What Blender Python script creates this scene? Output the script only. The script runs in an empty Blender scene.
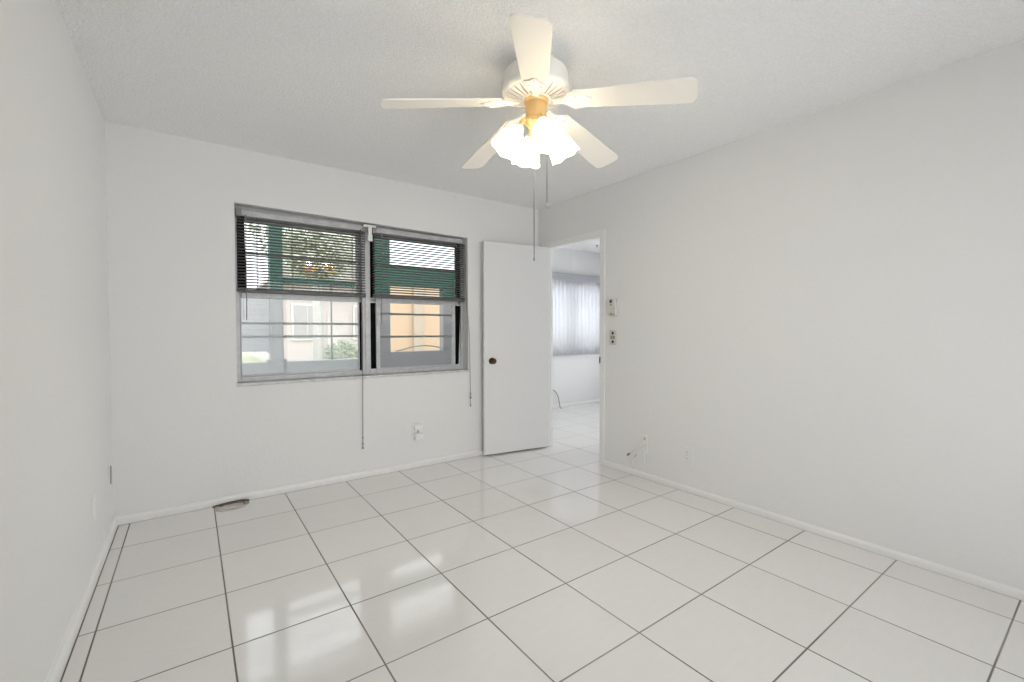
import bpy, bmesh, math, random
from mathutils import Vector, Matrix

random.seed(7)
SC = bpy.context.scene
COL = SC.collection
PI = math.pi

# ------------------------------------------------------------------ camera
cam_d = bpy.data.cameras.new('camera')
cam = bpy.data.objects.new('camera', cam_d)
COL.objects.link(cam)
R = Vector((0.81090056, -0.58517955, -0.00227779))
D = Vector((-0.01495139, -0.01682711, -0.99974662))
F = Vector((0.58499294, 0.81072915, -0.02239436))
m = Matrix(((R.x, -D.x, -F.x), (R.y, -D.y, -F.y), (R.z, -D.z, -F.z))).to_4x4()
m.translation = Vector((0.320435, -3.19741126, 1.17663145))
cam.matrix_world = m
cam_d.sensor_width = 36.0
cam_d.lens = 445.29 / 1024 * 36.0
cam_d.clip_start = 0.02
SC.camera = cam

# ------------------------------------------------------------------ view, world, daylight, fill lamps
SC.view_settings.view_transform = 'Standard'
SC.view_settings.look = 'None'
SC.view_settings.gamma = 1.0
SC.view_settings.use_curve_mapping = False
SC.view_settings.exposure = 0.0
SC.cycles.max_bounces = 12
SC.cycles.diffuse_bounces = 8
SC.cycles.transparent_max_bounces = 16
SC.cycles.caustics_reflective = False
SC.cycles.caustics_refractive = False
SC.cycles.sample_clamp_indirect = 6.0

w = bpy.data.worlds.new('daylight_sky')
SC.world = w
w.use_nodes = True
bg = w.node_tree.nodes['Background']
bg.inputs['Color'].default_value = (0.92, 0.955, 1.0, 1)
bg.inputs['Strength'].default_value = 3.0


def light(name, kind, loc, energy, color=(1, 1, 1), aim=None, **kw):
    d = bpy.data.lights.new(name, kind)
    d.energy = energy
    d.color = color
    for k, v in kw.items():
        setattr(d, k, v)
    o = bpy.data.objects.new(name, d)
    COL.objects.link(o)
    o.location = loc
    if aim is not None:
        o.rotation_euler = Vector(aim).to_track_quat('-Z', 'Y').to_euler()
    return o


light('sun', 'SUN', (0, -10, 20), 1.0, (1, 0.95, 0.88), aim=(0.35, 0.75, -0.9), angle=0.02)
# added fill lamp outside the glazed opening put in behind the camera
light('rear_fill_lamp', 'AREA', (1.65, -4.42, 1.1), 24, (0.98, 0.97, 0.975), aim=(0.45, 0.60, 0.50),
      shape='RECTANGLE', size=2.9, size_y=2.0)
# daylight outside the window of the adjoining room
light('adjoining_window_daylight', 'AREA', (5.4, 2.25, 1.45), 34, (0.97, 0.98, 1.0), aim=(0, -1, 0),
      shape='RECTANGLE', size=2.2, size_y=1.3)
light('adjoining_fill_lamp', 'AREA', (7.15, 0.2, 1.2), 95, (0.985, 0.98, 1.0), aim=(-1, 0, 0),  # added fill lamp on the unseen side, extra brightness for the next room
      shape='RECTANGLE', size=2.2, size_y=2.0)


# ------------------------------------------------------------------ materials
def mat(name, color, rough=0.5, metal=0.0, spec=0.5, emit=None, estr=0.0, bump=None, vary=None, coat=0.0):
    """Principled material; bump=(scale, distance, detail); vary=(scale, colour2, amount)"""
    mt = bpy.data.materials.new(name)
    mt.use_nodes = True
    nt = mt.node_tree
    b = nt.nodes['Principled BSDF']
    b.inputs['Base Color'].default_value = (*color, 1)
    b.inputs['Roughness'].default_value = rough
    b.inputs['Metallic'].default_value = metal
    b.inputs['Specular IOR Level'].default_value = spec
    b.inputs['Coat Weight'].default_value = coat
    if emit:
        b.inputs['Emission Color'].default_value = (*emit, 1)
        b.inputs['Emission Strength'].default_value = estr
    tc = nt.nodes.new('ShaderNodeTexCoord')
    if vary:
        n = nt.nodes.new('ShaderNodeTexNoise')
        n.inputs['Scale'].default_value = vary[0]
        n.inputs['Detail'].default_value = 4
        nt.links.new(tc.outputs['Object'], n.inputs['Vector'])
        rp = nt.nodes.new('ShaderNodeMapRange')
        rp.inputs['From Min'].default_value = 0.35
        rp.inputs['From Max'].default_value = 0.65
        rp.inputs['To Max'].default_value = vary[2]
        nt.links.new(n.outputs['Fac'], rp.inputs['Value'])
        mx = nt.nodes.new('ShaderNodeMix')
        mx.data_type = 'RGBA'
        mx.inputs[6].default_value = (*color, 1)
        mx.inputs[7].default_value = (*vary[1], 1)
        nt.links.new(rp.outputs['Result'], mx.inputs[0])
        nt.links.new(mx.outputs[2], b.inputs['Base Color'])
    if bump:
        n = nt.nodes.new('ShaderNodeTexNoise')
        n.inputs['Scale'].default_value = bump[0]
        n.inputs['Detail'].default_value = bump[2]
        n.inputs['Roughness'].default_value = 0.65
        nt.links.new(tc.outputs['Object'], n.inputs['Vector'])
        bp = nt.nodes.new('ShaderNodeBump')
        bp.inputs['Distance'].default_value = bump[1]
        bp.inputs['Strength'].default_value = 1.0
        nt.links.new(n.outputs['Fac'], bp.inputs['Height'])
        nt.links.new(bp.outputs['Normal'], b.inputs['Normal'])
    return mt


def tile_material():
    mt = bpy.data.materials.new('white_floor_tile')
    mt.use_nodes = True
    nt = mt.node_tree
    L = nt.links.new
    b = nt.nodes['Principled BSDF']
    g = nt.nodes.new('ShaderNodeNewGeometry')
    sp = nt.nodes.new('ShaderNodeSeparateXYZ')
    L(g.outputs['Position'], sp.inputs[0])

    def M(op, a, bb=None):
        n = nt.nodes.new('ShaderNodeMath')
        n.operation = op
        for k, v in ((0, a), (1, bb)):
            if v is None:
                continue
            if isinstance(v, (int, float)):
                n.inputs[k].default_value = v
            else:
                L(v, n.inputs[k])
        return n.outputs[0]

    def dist(out, pitch, off):
        u = M('DIVIDE', M('ADD', out, -off), pitch)
        fr = M('SUBTRACT', u, M('ROUND', u))
        return M('MULTIPLY', M('ABSOLUTE', fr), pitch), M('FLOOR', u)
    dx, ix = dist(sp.outputs[0], 0.43016, 0.0005)
    dy, iy = dist(sp.outputs[1], 0.42, 0.0)
    wob = nt.nodes.new('ShaderNodeTexNoise')
    wob.inputs['Scale'].default_value = 1.3
    wob.inputs['Detail'].default_value = 3
    L(g.outputs['Position'], wob.inputs['Vector'])

    def mask(d, half):
        n = nt.nodes.new('ShaderNodeMapRange')
        n.interpolation_type = 'SMOOTHSTEP'
        n.inputs['From Min'].default_value = half * 0.55
        n.inputs['From Max'].default_value = half * 1.25
        n.inputs['To Min'].default_value = 1.0
        n.inputs['To Max'].default_value = 0.0
        L(d, n.inputs['Value'])
        return n.outputs['Result']
    mk_x = mask(dx, 0.0034)
    mk_y = M('MULTIPLY', mask(dy, 0.0033), 0.95)
    X_, Y_ = sp.outputs[0], sp.outputs[1]
    j_left = mask(M('ABSOLUTE', M('ADD', X_, 0.052)), 0.0034)
    j_back = M('MULTIPLY', mask(M('ABSOLUTE', M('ADD', Y_, -0.3765)), 0.0036), M('LESS_THAN', X_, 3.24))
    j_right = M('MULTIPLY', mask(M('ABSOLUTE', M('ADD', X_, -3.2325)), 0.0022), M('LESS_THAN', Y_, -0.53))
    mk = M('MAXIMUM', M('MAXIMUM', mk_x, mk_y), M('MAXIMUM', j_left, M('MAXIMUM', j_back, M('MULTIPLY', j_right, 0.7))))
    # grout: worn / dirty in places
    gc = nt.nodes.new('ShaderNodeMix')
    gc.data_type = 'RGBA'
    gc.inputs[6].default_value = (0.125, 0.112, 0.095, 1)
    gc.inputs[7].default_value = (0.30, 0.285, 0.26, 1)
    gr = nt.nodes.new('ShaderNodeMapRange')
    gr.inputs['From Min'].default_value = 0.42
    gr.inputs['From Max'].default_value = 0.72
    L(wob.outputs['Fac'], gr.inputs['Value'])
    L(gr.outputs['Result'], gc.inputs[0])
    # faint variation from tile to tile plus fine streaks along the tile
    cx = nt.nodes.new('ShaderNodeCombineXYZ')
    L(ix, cx.inputs[0])
    L(iy, cx.inputs[1])
    wn = nt.nodes.new('ShaderNodeTexWhiteNoise')
    L(cx.outputs[0], wn.inputs['Vector'])
    mp = nt.nodes.new('ShaderNodeMapping')
    mp.inputs['Scale'].default_value = (9, 42, 1)
    L(g.outputs['Position'], mp.inputs['Vector'])
    st = nt.nodes.new('ShaderNodeTexNoise')
    st.inputs['Scale'].default_value = 1.0
    st.inputs['Detail'].default_value = 5
    L(mp.outputs[0], st.inputs['Vector'])
    v = M('ADD', M('MULTIPLY', wn.outputs['Value'], 0.35), M('MULTIPLY', st.outputs['Fac'], 0.65))
    tcl = nt.nodes.new('ShaderNodeMix')
    tcl.data_type = 'RGBA'
    tcl.inputs[6].default_value = (0.715, 0.70, 0.685, 1)
    tcl.inputs[7].default_value = (0.785, 0.77, 0.755, 1)
    L(v, tcl.inputs[0])
    cm = nt.nodes.new('ShaderNodeMix')
    cm.data_type = 'RGBA'
    L(mk, cm.inputs[0])
    L(tcl.outputs[2], cm.inputs[6])
    L(gc.outputs[2], cm.inputs[7])
    L(cm.outputs[2], b.inputs['Base Color'])
    ro = nt.nodes.new('ShaderNodeMapRange')
    ro.inputs['To Min'].default_value = 0.09
    ro.inputs['To Max'].default_value = 0.85
    L(mk, ro.inputs['Value'])
    L(ro.outputs['Result'], b.inputs['Roughness'])
    b.inputs['Specular IOR Level'].default_value = 0.68
    bn = nt.nodes.new('ShaderNodeTexNoise')
    bn.inputs['Scale'].default_value = 7
    bn.inputs['Detail'].default_value = 2
    L(g.outputs['Position'], bn.inputs['Vector'])
    h = M('SUBTRACT', M('MULTIPLY', bn.outputs['Fac'], 0.35), mk)
    bp = nt.nodes.new('ShaderNodeBump')
    bp.inputs['Distance'].default_value = 0.0015
    bp.inputs['Strength'].default_value = 0.6
    L(h, bp.inputs['Height'])
    L(bp.outputs['Normal'], b.inputs['Normal'])
    return mt


def glass_material(name, tint=(0.97, 0.985, 0.98), refl=1.0):
    mt = bpy.data.materials.new(name)
    mt.use_nodes = True
    nt = mt.node_tree
    nt.nodes.remove(nt.nodes['Principled BSDF'])
    out = nt.nodes['Material Output']
    tr = nt.nodes.new('ShaderNodeBsdfTransparent')
    tr.inputs[0].default_value = (*tint, 1)
    gl = nt.nodes.new('ShaderNodeBsdfGlossy')
    gl.inputs['Roughness'].default_value = 0.03
    fr = nt.nodes.new('ShaderNodeFresnel')
    fr.inputs['IOR'].default_value = 1.45
    mu = nt.nodes.new('ShaderNodeMath')
    mu.operation = 'MULTIPLY'
    mu.inputs[1].default_value = refl
    nt.links.new(fr.outputs[0], mu.inputs[0])
    mx = nt.nodes.new('ShaderNodeMixShader')
    nt.links.new(mu.outputs[0], mx.inputs[0])
    nt.links.new(tr.outputs[0], mx.inputs[1])
    nt.links.new(gl.outputs[0], mx.inputs[2])
    nt.links.new(mx.outputs[0], out.inputs['Surface'])
    return mt


def translucent_material(name, color, fac=0.5, emit=None, estr=0):
    mt = bpy.data.materials.new(name)
    mt.use_nodes = True
    nt = mt.node_tree
    b = nt.nodes['Principled BSDF']
    b.inputs['Base Color'].default_value = (*color, 1)
    b.inputs['Roughness'].default_value = 0.4
    if emit:
        b.inputs['Emission Color'].default_value = (*emit, 1)
        b.inputs['Emission Strength'].default_value = estr
    out = nt.nodes['Material Output']
    t = nt.nodes.new('ShaderNodeBsdfTranslucent')
    t.inputs[0].default_value = (*color, 1)
    mx = nt.nodes.new('ShaderNodeMixShader')
    mx.inputs[0].default_value = fac
    nt.links.new(b.outputs[0], mx.inputs[1])
    nt.links.new(t.outputs[0], mx.inputs[2])
    nt.links.new(mx.outputs[0], out.inputs['Surface'])
    return mt


WALL = mat('wall_paint', (0.735, 0.73, 0.722), 0.55, spec=0.3, bump=(55, 0.0012, 3))
WALL2 = mat('adjoining_wall_paint', (0.74, 0.735, 0.74), 0.55, spec=0.3, bump=(55, 0.001, 3))
CEIL = mat('popcorn_ceiling', (0.92, 0.915, 0.91), 0.9, spec=0.1, bump=(85, 0.011, 3),
           vary=(110, (0.86, 0.855, 0.85), 0.8))
CEIL2 = mat('plain_ceiling', (0.82, 0.82, 0.83), 0.9, spec=0.1)
TRIM = mat('trim_gloss_paint', (0.77, 0.765, 0.755), 0.3, spec=0.5)
DOOR = mat('door_paint', (0.715, 0.71, 0.712), 0.35, spec=0.45)
TILE = tile_material()
ALU = mat('aluminium_frame', (0.54, 0.54, 0.545), 0.45, metal=0.2, vary=(30, (0.43, 0.43, 0.44), 0.7))
ALUD = mat('dark_aluminium_bar', (0.20, 0.19, 0.18), 0.5, metal=0.3)
MUNT = mat('muntin_aluminium', (0.27, 0.26, 0.25), 0.5, metal=0.2)
STONE = mat('sill_marble', (0.62, 0.61, 0.60), 0.35, vary=(22, (0.45, 0.45, 0.45), 0.8))
BLACK = mat('black_foam', (0.004, 0.004, 0.004), 0.9, spec=0.1)
GLASS = glass_material('window_glass')
SLAT = mat('blind_slat_paint', (0.17, 0.17, 0.165), 0.4, spec=0.4)
HEADRAIL = mat('blind_headrail_paint', (0.50, 0.49, 0.50), 0.4, metal=0.1, vary=(18, (0.38, 0.38, 0.39), 0.7))
RAILDARK = mat('blind_bottom_rail_paint', (0.10, 0.10, 0.097), 0.45)
CORD = mat('blind_cord', (0.16, 0.155, 0.15), 0.8)
WHITEPL = mat('white_plastic', (0.78, 0.775, 0.76), 0.4)
OFFW = mat('offwhite_plastic', (0.66, 0.64, 0.59), 0.4)
IVORY = mat('ivory_plastic', (0.62, 0.60, 0.53), 0.45, vary=(60, (0.52, 0.49, 0.42), 0.6))
DARKPL = mat('dark_plastic', (0.02, 0.018, 0.016), 0.4)
GREYPL = mat('grey_plastic', (0.25, 0.24, 0.22), 0.5)
BRONZE = mat('aged_bronze', (0.10, 0.05, 0.02), 0.28, metal=0.85, vary=(40, (0.05, 0.025, 0.012), 0.8))
FANW = mat('fan_white_enamel', (0.84, 0.81, 0.75), 0.35)
FANBLADE = mat('fan_blade_laminate', (0.82, 0.785, 0.72), 0.4)
FANGOLD = mat('fan_brass', (0.80, 0.55, 0.24), 0.32, metal=0.4)
PLATE = mat('fan_brass_plate', (0.74, 0.35, 0.08), 0.4)
BLADEEDGE = mat('blade_edge', (0.42, 0.37, 0.30), 0.6)
SHADE = translucent_material('lit_frosted_glass', (0.95, 0.93, 0.88), 0.5, (1.0, 0.90, 0.74), 3.2)
BULB = mat('lit_bulb', (1, 1, 1), 0.5, emit=(1.0, 0.9, 0.72), estr=14)
CHAIN = mat('pull_chain_metal', (0.07, 0.068, 0.065), 0.5)
VANE = translucent_material('vertical_blind_vinyl', (0.80, 0.81, 0.84), 0.72)
CABLE = mat('beige_cable', (0.50, 0.47, 0.42), 0.6)
CABLED = mat('brown_cable', (0.12, 0.095, 0.07), 0.6)
WCABLE = mat('white_cable', (0.70, 0.70, 0.69), 0.5)
GCABLE = mat('grey_cable', (0.20, 0.20, 0.20), 0.6)
PORCHG = mat('porch_grey_stucco', (0.27, 0.265, 0.265), 0.8, bump=(80, 0.003, 3), vary=(6, (0.235, 0.235, 0.24), 0.7))
TEAL = mat('porch_teal_paint', (0.03, 0.115, 0.085), 0.6, vary=(5, (0.026, 0.09, 0.068), 0.6))
SIDING = mat('grey_siding', (0.34, 0.335, 0.34), 0.7)
ORANGE = mat('tan_stucco', (0.60, 0.43, 0.30), 0.9, bump=(60, 0.004, 3))
TANGREY = mat('downpipe_grey', (0.48, 0.39, 0.31), 0.7)
PINK = mat('pink_stucco', (0.52, 0.445, 0.43), 0.9, vary=(2, (0.47, 0.40, 0.39), 0.6))
WHITEX = mat('exterior_white', (0.60, 0.57, 0.55), 0.7)
DOORX = mat('exterior_door', (0.50, 0.44, 0.42), 0.7)
ROOFX = mat('roof_shingle', (0.42, 0.36, 0.33), 0.9)
GLASSX = mat('far_window_glass', (0.36, 0.33, 0.33), 0.3)
LAWN = mat('lawn_grass', (0.27, 0.30, 0.17), 0.95, vary=(3, (0.36, 0.36, 0.25), 0.8))
DRIVE = mat('driveway_concrete', (0.46, 0.45, 0.42), 0.9, vary=(4, (0.40, 0.39, 0.37), 0.6))
LEAF = mat('pale_leaf', (0.56, 0.58, 0.46), 0.7, vary=(2, (0.62, 0.63, 0.53), 0.9))
HEDGEM = mat('hedge_leaf', (0.27, 0.32, 0.21), 0.7, vary=(6, (0.36, 0.40, 0.29), 0.9))
BARK = mat('palm_bark', (0.44, 0.42, 0.39), 0.9, vary=(14, (0.36, 0.34, 0.32), 0.8))
FLOWER = mat('orange_petals', (0.85, 0.36, 0.05), 0.6)


# ------------------------------------------------------------------ mesh helpers
def B():
    return bmesh.new()


def box(bm, x0, x1, y0, y1, z0, z1, bev=0.0, M=None, seg=2):
    t = bmesh.new()
    vs = [t.verts.new((x, y, z)) for x in (x0, x1) for y in (y0, y1) for z in (z0, z1)]
    for f in ((0, 1, 3, 2), (4, 6, 7, 5), (0, 4, 5, 1), (2, 3, 7, 6), (0, 2, 6, 4), (1, 5, 7, 3)):
        t.faces.new([vs[i] for i in f])
    if bev:
        bmesh.ops.bevel(t, geom=list(t.edges), offset=bev, segments=seg, affect='EDGES', profile=0.5)
    merge(bm, t, M)


def merge(bm, t, M=None):
    if M is not None:
        bmesh.ops.transform(t, matrix=M, verts=list(t.verts))
    mp = {v: bm.verts.new(v.co) for v in t.verts}
    for f in t.faces:
        try:
            n = bm.faces.new([mp[v] for v in f.verts])
            n.smooth = f.smooth
        except ValueError:
            pass
    t.free()


def prism(bm, poly, z0, z1, M=None, bev=0.0):
    t = bmesh.new()
    a = [t.verts.new((x, y, z0)) for x, y in poly]
    b = [t.verts.new((x, y, z1)) for x, y in poly]
    n = len(poly)
    t.faces.new(a[::-1])
    t.faces.new(b)
    for i in range(n):
        t.faces.new((a[i], a[(i + 1) % n], b[(i + 1) % n], b[i]))
    if bev:
        es = [e for e in t.edges if abs(e.verts[0].co.z - e.verts[1].co.z) < 1e-6]
        bmesh.ops.bevel(t, geom=es, offset=bev, segments=2, affect='EDGES')
    merge(bm, t, M)


def lathe(bm, prof, c=(0, 0, 0), n=32, M=None, rfun=None, close=False):
    """prof: (r, z) list, revolved about z"""
    t = bmesh.new()
    rings = []
    for k, (r, z) in enumerate(prof):
        if r < 1e-6:
            rings.append([t.verts.new((0, 0, z))])
        else:
            ring = []
            for i in range(n):
                a = 2 * PI * i / n
                rr, zz = (r, z) if rfun is None else rfun(k, a, r, z)
                ring.append(t.verts.new((rr * math.cos(a), rr * math.sin(a), zz)))
            rings.append(ring)
    for p, q in zip(rings, rings[1:]):
        if len(p) == 1 and len(q) == 1:
            continue
        for i in range(n):
            j = (i + 1) % n
            if len(p) == 1:
                f = t.faces.new((p[0], q[i], q[j]))
            elif len(q) == 1:
                f = t.faces.new((p[i], p[j], q[0]))
            else:
                f = t.faces.new((p[i], p[j], q[j], q[i]))
            f.smooth = True
    bmesh.ops.recalc_face_normals(t, faces=list(t.faces))
    MM = Matrix.Translation(Vector(c)) @ (M if M is not None else Matrix.Identity(4))
    merge(bm, t, MM)


def tube(bm, pts, r, n=8, caps=True):
    pts = [Vector(p) for p in pts]
    rs = r if isinstance(r, (list, tuple)) else [r] * len(pts)
    prev = None
    rings = []
    for i, p in enumerate(pts):
        d = (pts[min(i + 1, len(pts) - 1)] - pts[max(i - 1, 0)]).normalized()
        if prev is None:
            u = d.orthogonal().normalized()
        else:
            u = (prev - d * prev.dot(d)).normalized()
        prev = u
        v = d.cross(u)
        rings.append([bm.verts.new(p + rs[i] * (math.cos(2 * PI * k / n) * u + math.sin(2 * PI * k / n) * v)) for k in range(n)])
    for a, b in zip(rings, rings[1:]):
        for k in range(n):
            f = bm.faces.new((a[k], a[(k + 1) % n], b[(k + 1) % n], b[k]))
            f.smooth = True
    if caps:
        bm.faces.new(rings[0][::-1])
        bm.faces.new(rings[-1])


def spline(pts, k=6, closed=False):
    pts = [Vector(p) for p in pts]
    out = []
    n = len(pts)
    for i in range(n if closed else n - 1):
        g = (lambda j: pts[j % n]) if closed else (lambda j: pts[max(0, min(n - 1, j))])
        p0, p1, p2, p3 = g(i - 1), g(i), g(i + 1), g(i + 2)
        for s in range(k):
            t = s / k
            out.append(0.5 * ((2 * p1) + (p2 - p0) * t + (2 * p0 - 5 * p1 + 4 * p2 - p3) * t * t + (3 * p1 - p0 - 3 * p2 + p3) * t ** 3))
    if not closed:
        out.append(pts[-1])
    return out


def sphere(bm, c, r, seg=16, sc=(1, 1, 1)):
    t = bmesh.new()
    bmesh.ops.create_uvsphere(t, u_segments=seg, v_segments=max(6, seg // 2), radius=r)
    for f in t.faces:
        f.smooth = True
    merge(bm, t, Matrix.Translation(Vector(c)) @ Matrix.Diagonal((*sc, 1)))


WORLD_AT = {}


def link(name, bm, material, parent=None, at=None):
    """link a bmesh (world coordinates) as ONE mesh object with its origin at its centre (or at)"""
    bmesh.ops.recalc_face_normals(bm, faces=list(bm.faces))
    co = [v.co for v in bm.verts]
    lo = Vector([min(c[i] for c in co) for i in range(3)])
    hi = Vector([max(c[i] for c in co) for i in range(3)])
    o0 = Vector(at) if at is not None else (lo + hi) / 2
    bmesh.ops.translate(bm, verts=list(bm.verts), vec=-o0)
    me = bpy.data.meshes.new(name)
    bm.to_mesh(me)
    bm.free()
    me.materials.append(material)
    o = bpy.data.objects.new(name, me)
    COL.objects.link(o)
    WORLD_AT[o.name] = o0
    if parent is not None:
        o.parent = parent
        o.location = o0 - WORLD_AT[parent.name]
    else:
        o.location = o0
    return o


def thing(name, loc, label, cat, group=None):
    o = bpy.data.objects.new(name, None)
    COL.objects.link(o)
    o.empty_display_size = 0.1
    o.location = loc
    WORLD_AT[o.name] = Vector(loc)
    o['label'] = label
    o['category'] = cat
    if group:
        o['group'] = group
    return o


def tag(o, label, cat, group=None):
    o['label'] = label
    o['category'] = cat
    if group:
        o['group'] = group
    return o


def struct(o, label, cat='wall'):
    o['kind'] = 'structure'
    o['label'] = label
    o['category'] = cat
    return o


# ------------------------------------------------------------------ dimensions of the room
XL, XR = -0.076, 3.247          # left / right wall faces
YB, YR = 0.391, -4.30           # window wall face / wall behind the camera
ZC = 2.428                      # ceiling
WT = 0.075                      # thickness of the right wall
WX0, WX1, WZ0, WZ1 = 0.575, 2.407, 0.815, 2.037   # window opening
DY0, DY1, DZ = -0.482, 0.268, 2.014               # doorway in the right wall
X2, Y2, Y2R = 7.0, 1.90, -2.6   # adjoining room
W2X0, W2X1, W2Z0, W2Z1 = 4.45, 6.45, 0.84, 1.98

# ------------------------------------------------------------------ floor, ceilings, walls
bm = B(); box(bm, XL - 0.02, X2 + 0.02, YR - 0.02, Y2 + 0.02, -0.08, 0.0)
struct(link('floor', bm, TILE, at=(0, 0, 0)), 'white ceramic tile floor with dark grout lines', 'floor')
bm = B(); box(bm, XL - 0.1, XR + WT / 2, YR - 0.1, YB + 0.2, ZC, ZC + 0.12)
struct(link('ceiling', bm, CEIL), 'white popcorn textured ceiling above the fan', 'ceiling')
bm = B(); box(bm, XR + WT / 2, X2 + 0.1, Y2R - 0.1, Y2 + 0.2, ZC + 0.012, ZC + 0.12)
struct(link('ceiling_adjoining', bm, CEIL2), 'smooth white ceiling of the room beyond the doorway', 'ceiling')
bm = B(); box(bm, XL - 0.12, XL, YR - 0.1, YB + 0.2, 0, ZC)
struct(link('wall_left', bm, WALL), 'plain white wall along the near side of the room')


def holed_wall(bm, axis, a0, a1, h0, h1, z0, z1, t0, t1, top):
    """wall along an axis, from a0..a1, with a hole h0..h1 x z0..z1; thickness t0..t1"""
    def bx(p, q, zz0, zz1):
        if q - p < 1e-5 or zz1 - zz0 < 1e-5:
            return
        if axis == 'x':
            box(bm, p, q, t0, t1, zz0, zz1)
        else:
            box(bm, t0, t1, p, q, zz0, zz1)
    bx(a0, h0, 0, top)
    bx(h1, a1, 0, top)
    bx(h0, h1, z1, top)
    bx(h0, h1, 0, z0)


HS = 0.024     # the window head runs slightly out of level
bm = B(); holed_wall(bm, 'x', XL, XR + 0.02, WX0, WX1, WZ0, ZC, YB, YB + 0.2, ZC)
prism(bm, [(WX0, WZ1 + HS), (WX1, WZ1), (WX1, ZC), (WX0, ZC)], -YB - 0.2, -YB, Matrix(((1, 0, 0, 0), (0, 0, -1, 0), (0, 1, 0, 0), (0, 0, 0, 1))))
struct(link('wall_back', bm, WALL), 'white wall that holds the window with the raised blinds')
bm = B(); holed_wall(bm, 'y', YR, YB, DY0, DY1, 0, DZ, XR, XR + WT, ZC)
struct(link('wall_right', bm, WALL), 'bare white wall beside the open doorway')
bm = B(); holed_wall(bm, 'x', XL, XR, 0.25, 3.05, 0.0, 2.1, YR - 0.12, YR, ZC)
struct(link('wall_rear', bm, WALL), 'white wall opposite the window')
bm = B(); holed_wall(bm, 'x', XR + WT, X2, W2X0, W2X1, W2Z0, W2Z1, Y2, Y2 + 0.2, ZC + 0.012)
box(bm, XR, XR + WT, YB + 0.2, Y2 + 0.2, 0, ZC + 0.012)
struct(link('wall_adjoining_back', bm, WALL2), 'white wall of the next room, behind the vertical blinds')
bm = B(); holed_wall(bm, 'y', Y2R, Y2 + 0.2, -0.95, 1.35, 0, 2.1, X2, X2 + 0.12, ZC + 0.012)
box(bm, XR + WT, X2, Y2R - 0.12, Y2R, 0, ZC + 0.012)
struct(link('wall_adjoining_side', bm, WALL2), 'white side wall of the next room')


# glazed openings that admit light, the two doors added for it
def glazing(name, label, axis, a0, a1, z0, z1, t, n):
    e = bpy.data.objects.new(name, None)
    COL.objects.link(e)
    loc = ((a0 + a1) / 2, t, z0) if axis == 'x' else (t, (a0 + a1) / 2, z0)
    e.location = loc
    WORLD_AT[e.name] = Vector(loc)
    struct(e, label, 'door' if name.startswith('door') else 'window')
    bm = B()

    def bx(p, q, zz0, zz1, d=0.02):
        if axis == 'x':
            box(bm, p, q, t - d, t + d, zz0, zz1)
        else:
            box(bm, t - d, t + d, p, q, zz0, zz1)
    for i in range(n + 1):
        c = a0 + (a1 - a0) * i / n
        bx(max(a0, c - 0.025), min(a1, c + 0.025), z0, z1)
    bx(a0, a1, z0, z0 + 0.04, 0.022)
    bx(a0, a1, z1 - 0.04, z1, 0.022)
    link('window_frame' if not name.startswith('door') else 'door_frame', bm, ALU, e)
    for i in range(n):
        p = a0 + (a1 - a0) * i / n
        q = a0 + (a1 - a0) * (i + 1) / n
        bm = B()
        bx(p + 0.025, q - 0.025, z0 + 0.04, z1 - 0.04, 0.003)
        link('glass_pane', bm, GLASS, e)
    return e


glazing('door_2', 'added glazed sliding door opposite the window, out of view, to let light in', 'x', 0.25, 3.05, 0.0, 2.1, YR - 0.06, 2)  # added out of view as an inlet for the rear fill light
glazing('door_3', 'added unseen glazed sliding door that lets light into the next room', 'y', -0.95, 1.35, 0.0, 2.1, X2 + 0.06, 2)  # added on the unseen side to brighten the next room
glazing('window_2', 'wide window behind the vertical blinds of the next room', 'x', W2X0, W2X1, W2Z0, W2Z1, Y2 + 0.12, 3)


# ------------------------------------------------------------------ baseboards
def baseboard(name, label, p, q, nrm, h=0.052, th=0.013, material=TRIM):
    """moulded board on the floor from p to q (xy), standing out along nrm"""
    bm = B()
    p, q, nrm = Vector((*p, 0)), Vector((*q, 0)), Vector((*nrm, 0))
    prof = [(0, 0), (th, 0), (th, h * 0.62), (th * 0.86, h * 0.8), (th * 0.5, h * 0.95), (0, h)]
    a = [bm.verts.new(p + nrm * d + Vector((0, 0, z))) for d, z in prof]
    b = [bm.verts.new(q + nrm * d + Vector((0, 0, z))) for d, z in prof]
    n = len(prof)
    bm.faces.new(a)
    bm.faces.new(b[::-1])
    for i in range(n):
        bm.faces.new((a[i], b[i], b[(i + 1) % n], a[(i + 1) % n]))
    struct(link(name, bm, material), label, 'baseboard')


baseboard('baseboard_back', 'white baseboard below the window', (XL, YB), (XR, YB), (0, -1))
baseboard('baseboard_left', 'white baseboard along the near side wall', (XL, YR), (XL, YB - 0.013), (1, 0), h=0.058, th=0.022)
baseboard('baseboard_right', 'white baseboard along the bare wall', (XR, YR), (XR, DY0 - 0.048), (-1, 0), h=0.042)
baseboard('baseboard_adjoining', 'white baseboard of the next room', (XR + WT, Y2), (X2, Y2), (0, -1), h=0.05)

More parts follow.
